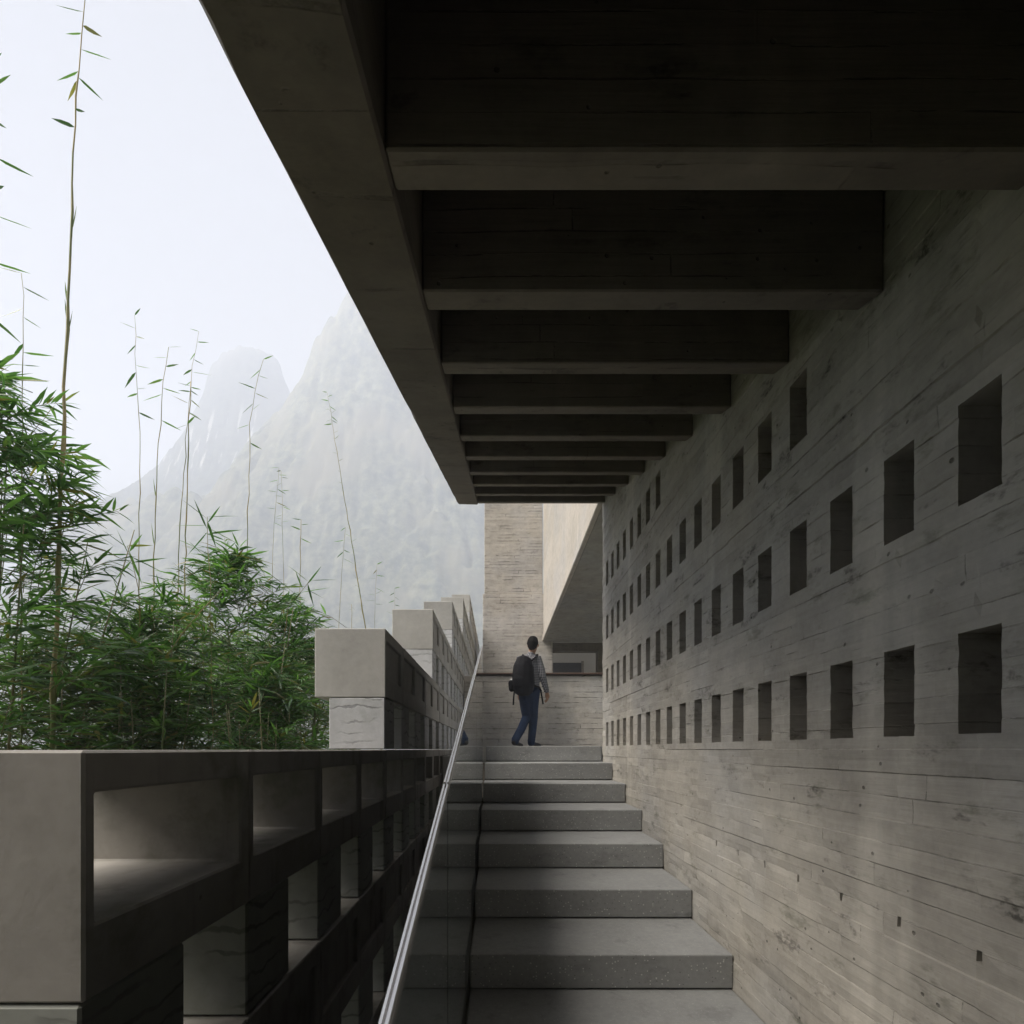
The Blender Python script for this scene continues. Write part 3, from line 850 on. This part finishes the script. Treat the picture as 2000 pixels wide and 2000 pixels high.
cane(dp((342, 1420), (351, 980), (356, 830), (360, 720)), 5.25, 0.011, 0.004, 4, 'right cane of the close pair in front of the far peak', seed=8, leafL=(0.10, 0.16))
cane(dp((470, 1420), (467, 1030), (472, 800), (480, 740), (497, 678)), 5.0, 0.0105, 0.0015, 9, 'single cane with bent tip in front of the rounded far peak', seed=9, leafL=(0.11, 0.17))
cane(dp((512, 1420), (514, 1050), (520, 960), (526, 882)), 6.6, 0.009, 0.0012, 8, 'short cane, left of two thin ones between the two hills', seed=10, leafL=(0.11, 0.17))
cane(dp((540, 1420), (534, 1060), (532, 940), (530, 888)), 6.8, 0.008, 0.0012, 9, 'short cane, right of two thin ones between the two hills', seed=11, leafL=(0.10, 0.16))
cane(dp((566, 1420), (566, 1060), (568, 980)), 6.0, 0.009, 0.003, 4, 'stubby cane with a dark tip leaf right of the short ones', seed=12, leafL=(0.12, 0.18))
cane(dp((720, 1420), (690, 1190), (660, 1000), (635, 850), (617, 740)), 8.5, 0.019, 0.0015, 10, 'long leaning cane in front of the near hill', seed=13, leafL=(0.08, 0.14), twigs=26)
cane(dp((636, 1420), (640, 1180), (646, 1060), (652, 995)), 7.4, 0.010, 0.0015, 6, 'thin cane just left of the leaning one', seed=14, leafL=(0.12, 0.18))
cane(dp((706, 1420), (707, 1150), (711, 1065)), 9.0, 0.010, 0.0015, 9, 'thin feathery cane above the first raised block', seed=15, leafL=(0.12, 0.18), twigs=5)
cane(dp((746, 1420), (745, 1180), (744, 1110)), 10.5, 0.008, 0.001, 6, 'faint cane above the second raised block', seed=16, leafL=(0.12, 0.18))
cane(dp((668, 1420), (664, 1190), (663, 1140)), 9.5, 0.010, 0.004, 3, 'short stub cane right of the leaning one', seed=17, leafL=(0.08, 0.12))
cane(dp((402, 1420), (396, 1100), (391, 975)), 3.6, 0.005, 0.002, 0, 'young shoot with a star of broad leaves in the middle of the thicket', seed=18, star=True)
cane(dp((268, 1420), (262, 1110), (240, 1030)), 3.5, 0.005, 0.002, 0, 'young shoot with a star of leaves beside the slim straight cane', seed=19, star=True)
cane(dp((500, 1420), (545, 1140), (585, 1095)), 4.0, 0.005, 0.002, 0, 'arching shoot with a leaf fan at the right end of the thicket', seed=20, star=True)
cane(dp((180, 1440), (340, 1200), (420, 1110)), 3.3, 0.006, 0.003, 5, 'bare shoot slanting up to the right through the thicket', seed=31)

# ================================================================== PERSON
def solid(name, chains, mat, parent, voxel=0.007, smooth=6, n=12):
    """closed limbs melted into one continuous surface"""
    V, F = [], []
    for pts, rad in chains:
        pts = [Vector(p) for p in pts]
        rad = [x if isinstance(x, tuple) else (x, x) for x in rad]
        d0 = (pts[0]-pts[1]).normalized(); d1 = (pts[-1]-pts[-2]).normalized()
        p2 = [pts[0]+d0*(min(rad[0])*0.85), pts[0]+d0*(min(rad[0])*0.5)]+pts+[pts[-1]+d1*(min(rad[-1])*0.5), pts[-1]+d1*(min(rad[-1])*0.85)]
        r2 = [tuple(0.45*x for x in rad[0]), tuple(0.85*x for x in rad[0])]+rad+[tuple(0.85*x for x in rad[-1]), tuple(0.45*x for x in rad[-1])]
        v, f = tube_data(p2, r2, n); b = len(V)
        V += v; F += [tuple(i+b for i in q) for q in f]
    o = mesh_obj(name, V, F, mat)
    m = o.modifiers.new('melt', 'REMESH'); m.mode = 'VOXEL'; m.voxel_size = voxel
    sm = o.modifiers.new('soft', 'SMOOTH'); sm.factor = 0.5; sm.iterations = smooth
    dg = bpy.context.evaluated_depsgraph_get(); dg.update()
    me = bpy.data.meshes.new_from_object(o.evaluated_get(dg)); o.modifiers.clear(); o.data = me
    me.polygons.foreach_set('use_smooth', [True]*len(me.polygons))
    return under(o, parent) if parent else o
PX, PY = 0.47, 8.0
def L(x, y, z): return Vector((PX+x, PY+y, Z0+z))
M['skin'] = simple('skin', (0.30, 0.17, 0.11), 0.55, 0, 0.1, 30)
M['hair'] = simple('hair', (0.008, 0.007, 0.006), 0.7, 0, 0.5, 60, spec=0.04, bump=0.6)
M['jeans'] = simple('blue_jeans', (0.018, 0.031, 0.066), 0.9, 0, 0.9, 9, spec=0.1, bump=0.2)
M['shoe'] = simple('dark_shoe', (0.02, 0.018, 0.02), 0.6)
M['sole'] = simple('pale_sole', (0.45, 0.43, 0.40), 0.7)
M['bag'] = simple('black_nylon', (0.006, 0.006, 0.008), 0.8, 0, 0.5, 25, spec=0.12, bump=0.2)
M['bag2'] = simple('black_webbing', (0.005, 0.005, 0.007), 0.8, spec=0.1)
M['bottle'] = simple('white_bottle_cap', (0.7, 0.7, 0.7), 0.4)
s = NT('checked_shirt'); tc = s.n('ShaderNodeTexCoord').outputs['Object']
sp = s.n('ShaderNodeSeparateXYZ'); s.l(tc, sp.inputs[0])
def stripes(v, f): return s.math('GREATER_THAN', s.math('SINE', s.math('MULTIPLY', v, f)), 0.1)
a_ = stripes(s.math('ADD', sp.outputs[0], s.math('MULTIPLY', sp.outputs[1], 0.7)), 250.0); b_ = stripes(sp.outputs[2], 250.0)
lt = s.math('MULTIPLY', s.math('ADD', a_, b_), 0.5)
M['shirt'] = s.finish(s.mix(lt, rgb(0.27, 0.27, 0.29), rgb(0.010, 0.010, 0.014)), 0.85, 0.2)
person = empty('person', L(0, 0, 0))
tag(person, 'person in checked shirt and blue jeans walking across the landing', 'person')
# joints
head = L(0.068, 0.0, 1.595); neck = L(0.035, 0.0, 1.44); chest = L(0.02, 0.0, 1.25); waist = L(0.02, 0, 1.0); hip = L(0.01, 0, 0.88)
shl, shr = L(-0.135, 0.03, 1.375), L(0.135, -0.03, 1.375)
elr, wrr = L(0.215, -0.05, 1.09), L(0.285, 0.02, 0.865)
ell, wrl = L(-0.20, 0.10, 1.10), L(-0.150, 0.05, 0.84)
hpl, hpr = L(-0.065, 0.02, 0.87), L(0.075, -0.01, 0.87)
knl, anl = L(-0.035, 0.03, 0.47), L(-0.215, -0.12, 0.12)
knr, anr = L(0.075, 0.05, 0.46), L(0.045, 0.08, 0.085)
chains = [
    ([hip, waist, chest, L(0.025, 0, 1.36)], [(0.15, 0.10), (0.135, 0.095), (0.16, 0.105), (0.13, 0.085)]),
    ([L(0.03, 0, 1.36), neck, L(0.055, 0, 1.52)], [0.062, 0.054, 0.055]),
    ([L(0.060, 0.0, 1.525), head, L(0.070, 0, 1.655)], [(0.062, 0.075), (0.078, 0.094), (0.066, 0.080)]),
    ([L(0.10, 0.075, 1.575), L(0.115, 0.105, 1.565)], [0.016, 0.012]),                     # nose
    ([L(0.142, -0.02, 1.60), L(0.150, -0.03, 1.575)], [0.016, 0.011]),                     # ears
    ([L(-0.006, 0.02, 1.60), L(-0.014, 0.01, 1.575)], [0.016, 0.011]),
    ([L(0.03, 0, 1.37), shr, elr, wrr], [0.07, 0.055, 0.042, 0.028]),
    ([L(0.03, 0, 1.37), shl, ell, wrl], [0.07, 0.055, 0.042, 0.028]),
    ([hpl, knl, anl], [0.085, 0.055, 0.038]), ([hpr, knr, anr], [0.085, 0.055, 0.038]),
    ([anl, L(-0.185, -0.075, 0.045), L(-0.13, 0.01, 0.03)], [0.036, 0.036, 0.028]),
    ([anr, L(0.075, 0.10, 0.045), L(0.165, 0.16, 0.03)], [0.036, 0.036, 0.028]),
]
def hand(w, d, fwd, thumb):
    """palm, four unequal curled fingers and a thumb from the side of the palm"""
    d = d.normalized(); fwd = (fwd-d*fwd.dot(d)).normalized(); sd_ = d.cross(fwd)
    out = [([w, w+d*0.05, w+d*0.085], [(0.026, 0.020), (0.038, 0.018), (0.036, 0.016)])]
    for i, (ln, o) in enumerate(((0.068, -0.030), (0.078, -0.010), (0.073, 0.010), (0.056, 0.030))):
        b = w+d*0.082+fwd*(-o)
        k1 = b+d*ln*0.5+sd_*0.008*thumb; k2 = k1+d*ln*0.32+sd_*0.022*thumb; k3 = k2+d*ln*0.15+sd_*0.018*thumb
        out.append(([b, k1, k2, k3], [0.0092, 0.0088, 0.008, 0.007]))
    t0 = w+d*0.03+fwd*0.026
    out.append(([t0, t0+d*0.03+fwd*0.024, t0+d*0.062+fwd*0.022+sd_*0.01*thumb], [0.013, 0.011, 0.009]))
    return out
chains += hand(wrr, Vector((0.10, 0.06, -0.9)), Vector((0.5, 0.8, 0.2)), -1)
chains += hand(wrl, Vector((0.22, 0.0, -0.9)), Vector((0.3, 0.9, 0.2)), 1)
solid('body', chains, M['skin'], person, voxel=0.0055, smooth=4)
solid('shirt', [
    ([L(0.015, 0, 0.83), L(0.018, 0, 0.95), waist, chest, L(0.022, 0, 1.36), L(0.026, 0, 1.405)], [(0.155, 0.115), (0.152, 0.112), (0.150, 0.110), (0.178, 0.122), (0.150, 0.100), (0.095, 0.075)]),
    ([L(0.03, 0, 1.40), L(0.036, 0, 1.455)], [(0.075, 0.070), (0.062, 0.062)]),
    ([L(0.04, 0, 1.365), shr, L(0.185, -0.045, 1.22), elr, L(0.265, 0, 0.93), L(0.28, 0.015, 0.885)], [0.075, 0.072, 0.062, 0.058, 0.046, 0.042]),
    ([L(0.0, 0, 1.365), shl, L(-0.18, 0.08, 1.22), ell, L(-0.165, 0.06, 0.92), L(-0.155, 0.055, 0.87)], [0.075, 0.072, 0.062, 0.058, 0.046, 0.042]),
], M['shirt'], person, voxel=0.008)
solid('jeans', [
    ([L(0.01, 0, 0.80), L(0.012, 0, 0.92)], [(0.150, 0.118), (0.148, 0.112)]),
    ([hpl+Vector((0, 0, 0.02)), L(-0.05, 0.02, 0.66), knl, L(-0.115, -0.04, 0.29), anl+Vector((0, 0, -0.005)), anl+Vector((0.0, 0, -0.03))], [0.105, 0.090, 0.072, 0.066, 0.062, 0.060]),
    ([hpr+Vector((0, 0, 0.02)), L(0.065, 0.02, 0.66), knr, L(0.062, 0.065, 0.26), anr+Vector((0, 0, 0.02)), anr+Vector((0, 0, -0.02))], [0.105, 0.090, 0.072, 0.064, 0.060, 0.058]),
], M['jeans'], person, voxel=0.008, smooth=4)
for (a, b, c) in ((anl+Vector((-0.02, -0.02, -0.045)), L(-0.18, -0.07, 0.045), L(-0.12, 0.02, 0.032)), (anr+Vector((0, 0, -0.02)), L(0.085, 0.10, 0.045), L(0.175, 0.16, 0.034))):
    sh = solid('shoe', [([a, b, c], [0.042, (0.046, 0.042), (0.040, 0.028)])], M['shoe'], person, voxel=0.006, smooth=3)
    so = solid('sole', [([Vector((a.x, a.y, Z0+0.016)), Vector((b.x, b.y, Z0+0.014)), Vector((c.x, c.y, Z0+0.013))], [(0.042, 0.013), (0.046, 0.013), (0.040, 0.012)])], M['sole'], None, voxel=0.005, smooth=1); so.parent = sh
solid('hair', [
    ([L(0.056, -0.026, 1.575), L(0.058, -0.022, 1.615), L(0.064, -0.002, 1.658)], [(0.076, 0.072), (0.092, 0.088), (0.086, 0.092)]),
    ([L(0.044, -0.052, 1.535), L(0.050, -0.050, 1.57)], [(0.056, 0.032), (0.072, 0.044)]),
], M['hair'], person, voxel=0.006, smooth=2)
# backpack
pack = empty('backpack', L(-0.09, -0.20, 0.86))
tag(pack, 'black backpack with hanging straps on the back of the walking person', 'backpack')
fd = Vector((0.42, 0.90, 0)).normalized(); sdv = Vector((0.90, -0.42, 0)).normalized()
def BP(a, b, z): return L(-0.055, -0.085, 0)+sdv*a-fd*b+Vector((0, 0, z))   # across, out from the back, height
solid('pack_body', [([BP(0, 0.075, 0.895), BP(0, 0.085, 0.96), BP(0, 0.095, 1.10), BP(0, 0.085, 1.24), BP(0, 0.07, 1.31)], [(0.160, 0.125), (0.172, 0.138), (0.170, 0.138), (0.155, 0.125), (0.130, 0.105)])], M['bag'], pack, voxel=0.008, smooth=2)
solid('front_pocket', [([BP(0, 0.19, 0.93), BP(0, 0.20, 1.03), BP(0, 0.185, 1.12)], [(0.10, 0.035), (0.115, 0.045), (0.10, 0.03)])], M['bag'], pack, voxel=0.007, smooth=3)
solid('top_lid', [([BP(-0.06, 0.12, 1.27), BP(0.06, 0.12, 1.27)], [(0.055, 0.085), (0.055, 0.085)])], M['bag'], pack, voxel=0.007, smooth=3)
sp_ = solid('side_pouch', [([BP(-0.20, 0.07, 0.905), BP(-0.205, 0.07, 1.0)], [(0.05, 0.052), (0.052, 0.05)])], M['bag2'], pack, voxel=0.006, smooth=3)
bc_ = solid('bottle_cap', [([BP(-0.205, 0.07, 1.0), BP(-0.205, 0.07, 1.045)], [0.026, 0.022])], M['bottle'], None, voxel=0.005, smooth=1); bc_.parent = sp_
for sgn, top, mid in ((1, L(0.125, -0.02, 1.445), L(0.105, -0.105, 1.40)), (-1, L(-0.085, 0.0, 1.44), L(-0.105, -0.09, 1.39))):
    a = BP(0.085*sgn, 0.02, 1.31)
    front = top+Vector((0.03, 0.10, -0.12)); low = BP(0.15*sgn, -0.06, 0.98)
    tube('shoulder_strap', [a, mid, top, front], [(0.026, 0.012)]*4, M['bag2'], n=8); under(bpy.context.scene.objects[-1] if False else COL.objects[-1], pack)
tube('handle', [BP(-0.04, 0.03, 1.34), BP(-0.02, 0.03, 1.375), BP(0.02, 0.03, 1.375), BP(0.04, 0.03, 1.34)], 0.008, M['bag2']); under(COL.objects[-1], pack)
tube('hip_belt', [BP(0.13, 0.0, 0.95), L(0.15, -0.08, 0.93), L(0.19, -0.02, 0.88)], [(0.04, 0.012), (0.035, 0.012), (0.02, 0.01)], M['bag2']); under(COL.objects[-1], pack)
tube('hanging_strap', [L(0.185, -0.03, 0.885), L(0.20, -0.035, 0.80), L(0.222, -0.03, 0.67)], [(0.013, 0.004)]*3, M['bag2']); under(COL.objects[-1], pack)
tube('hanging_strap', [BP(-0.16, 0.06, 0.88), L(-0.238, -0.12, 0.78), L(-0.245, -0.12, 0.65)], [(0.013, 0.004)]*3, M['bag2']); under(COL.objects[-1], pack)

# ================================================================== HAZE
s = NT('haze_air'); s.t.nodes.remove(s.b)
pv = s.n('ShaderNodeVolumePrincipled'); pv.inputs['Color'].default_value = rgb(0.79, 0.84, 0.97)
pv.inputs['Density'].default_value = 0.0031; pv.inputs['Anisotropy'].default_value = 0.0
s.l(pv.outputs[0], s.out.inputs['Volume'])
hz = box('haze', -560, 420, -160, 560, GROUND-8, 308, s.m, bev=0)
tag(hz, 'pale haze in the air over the whole valley', 'haze', kind='stuff')
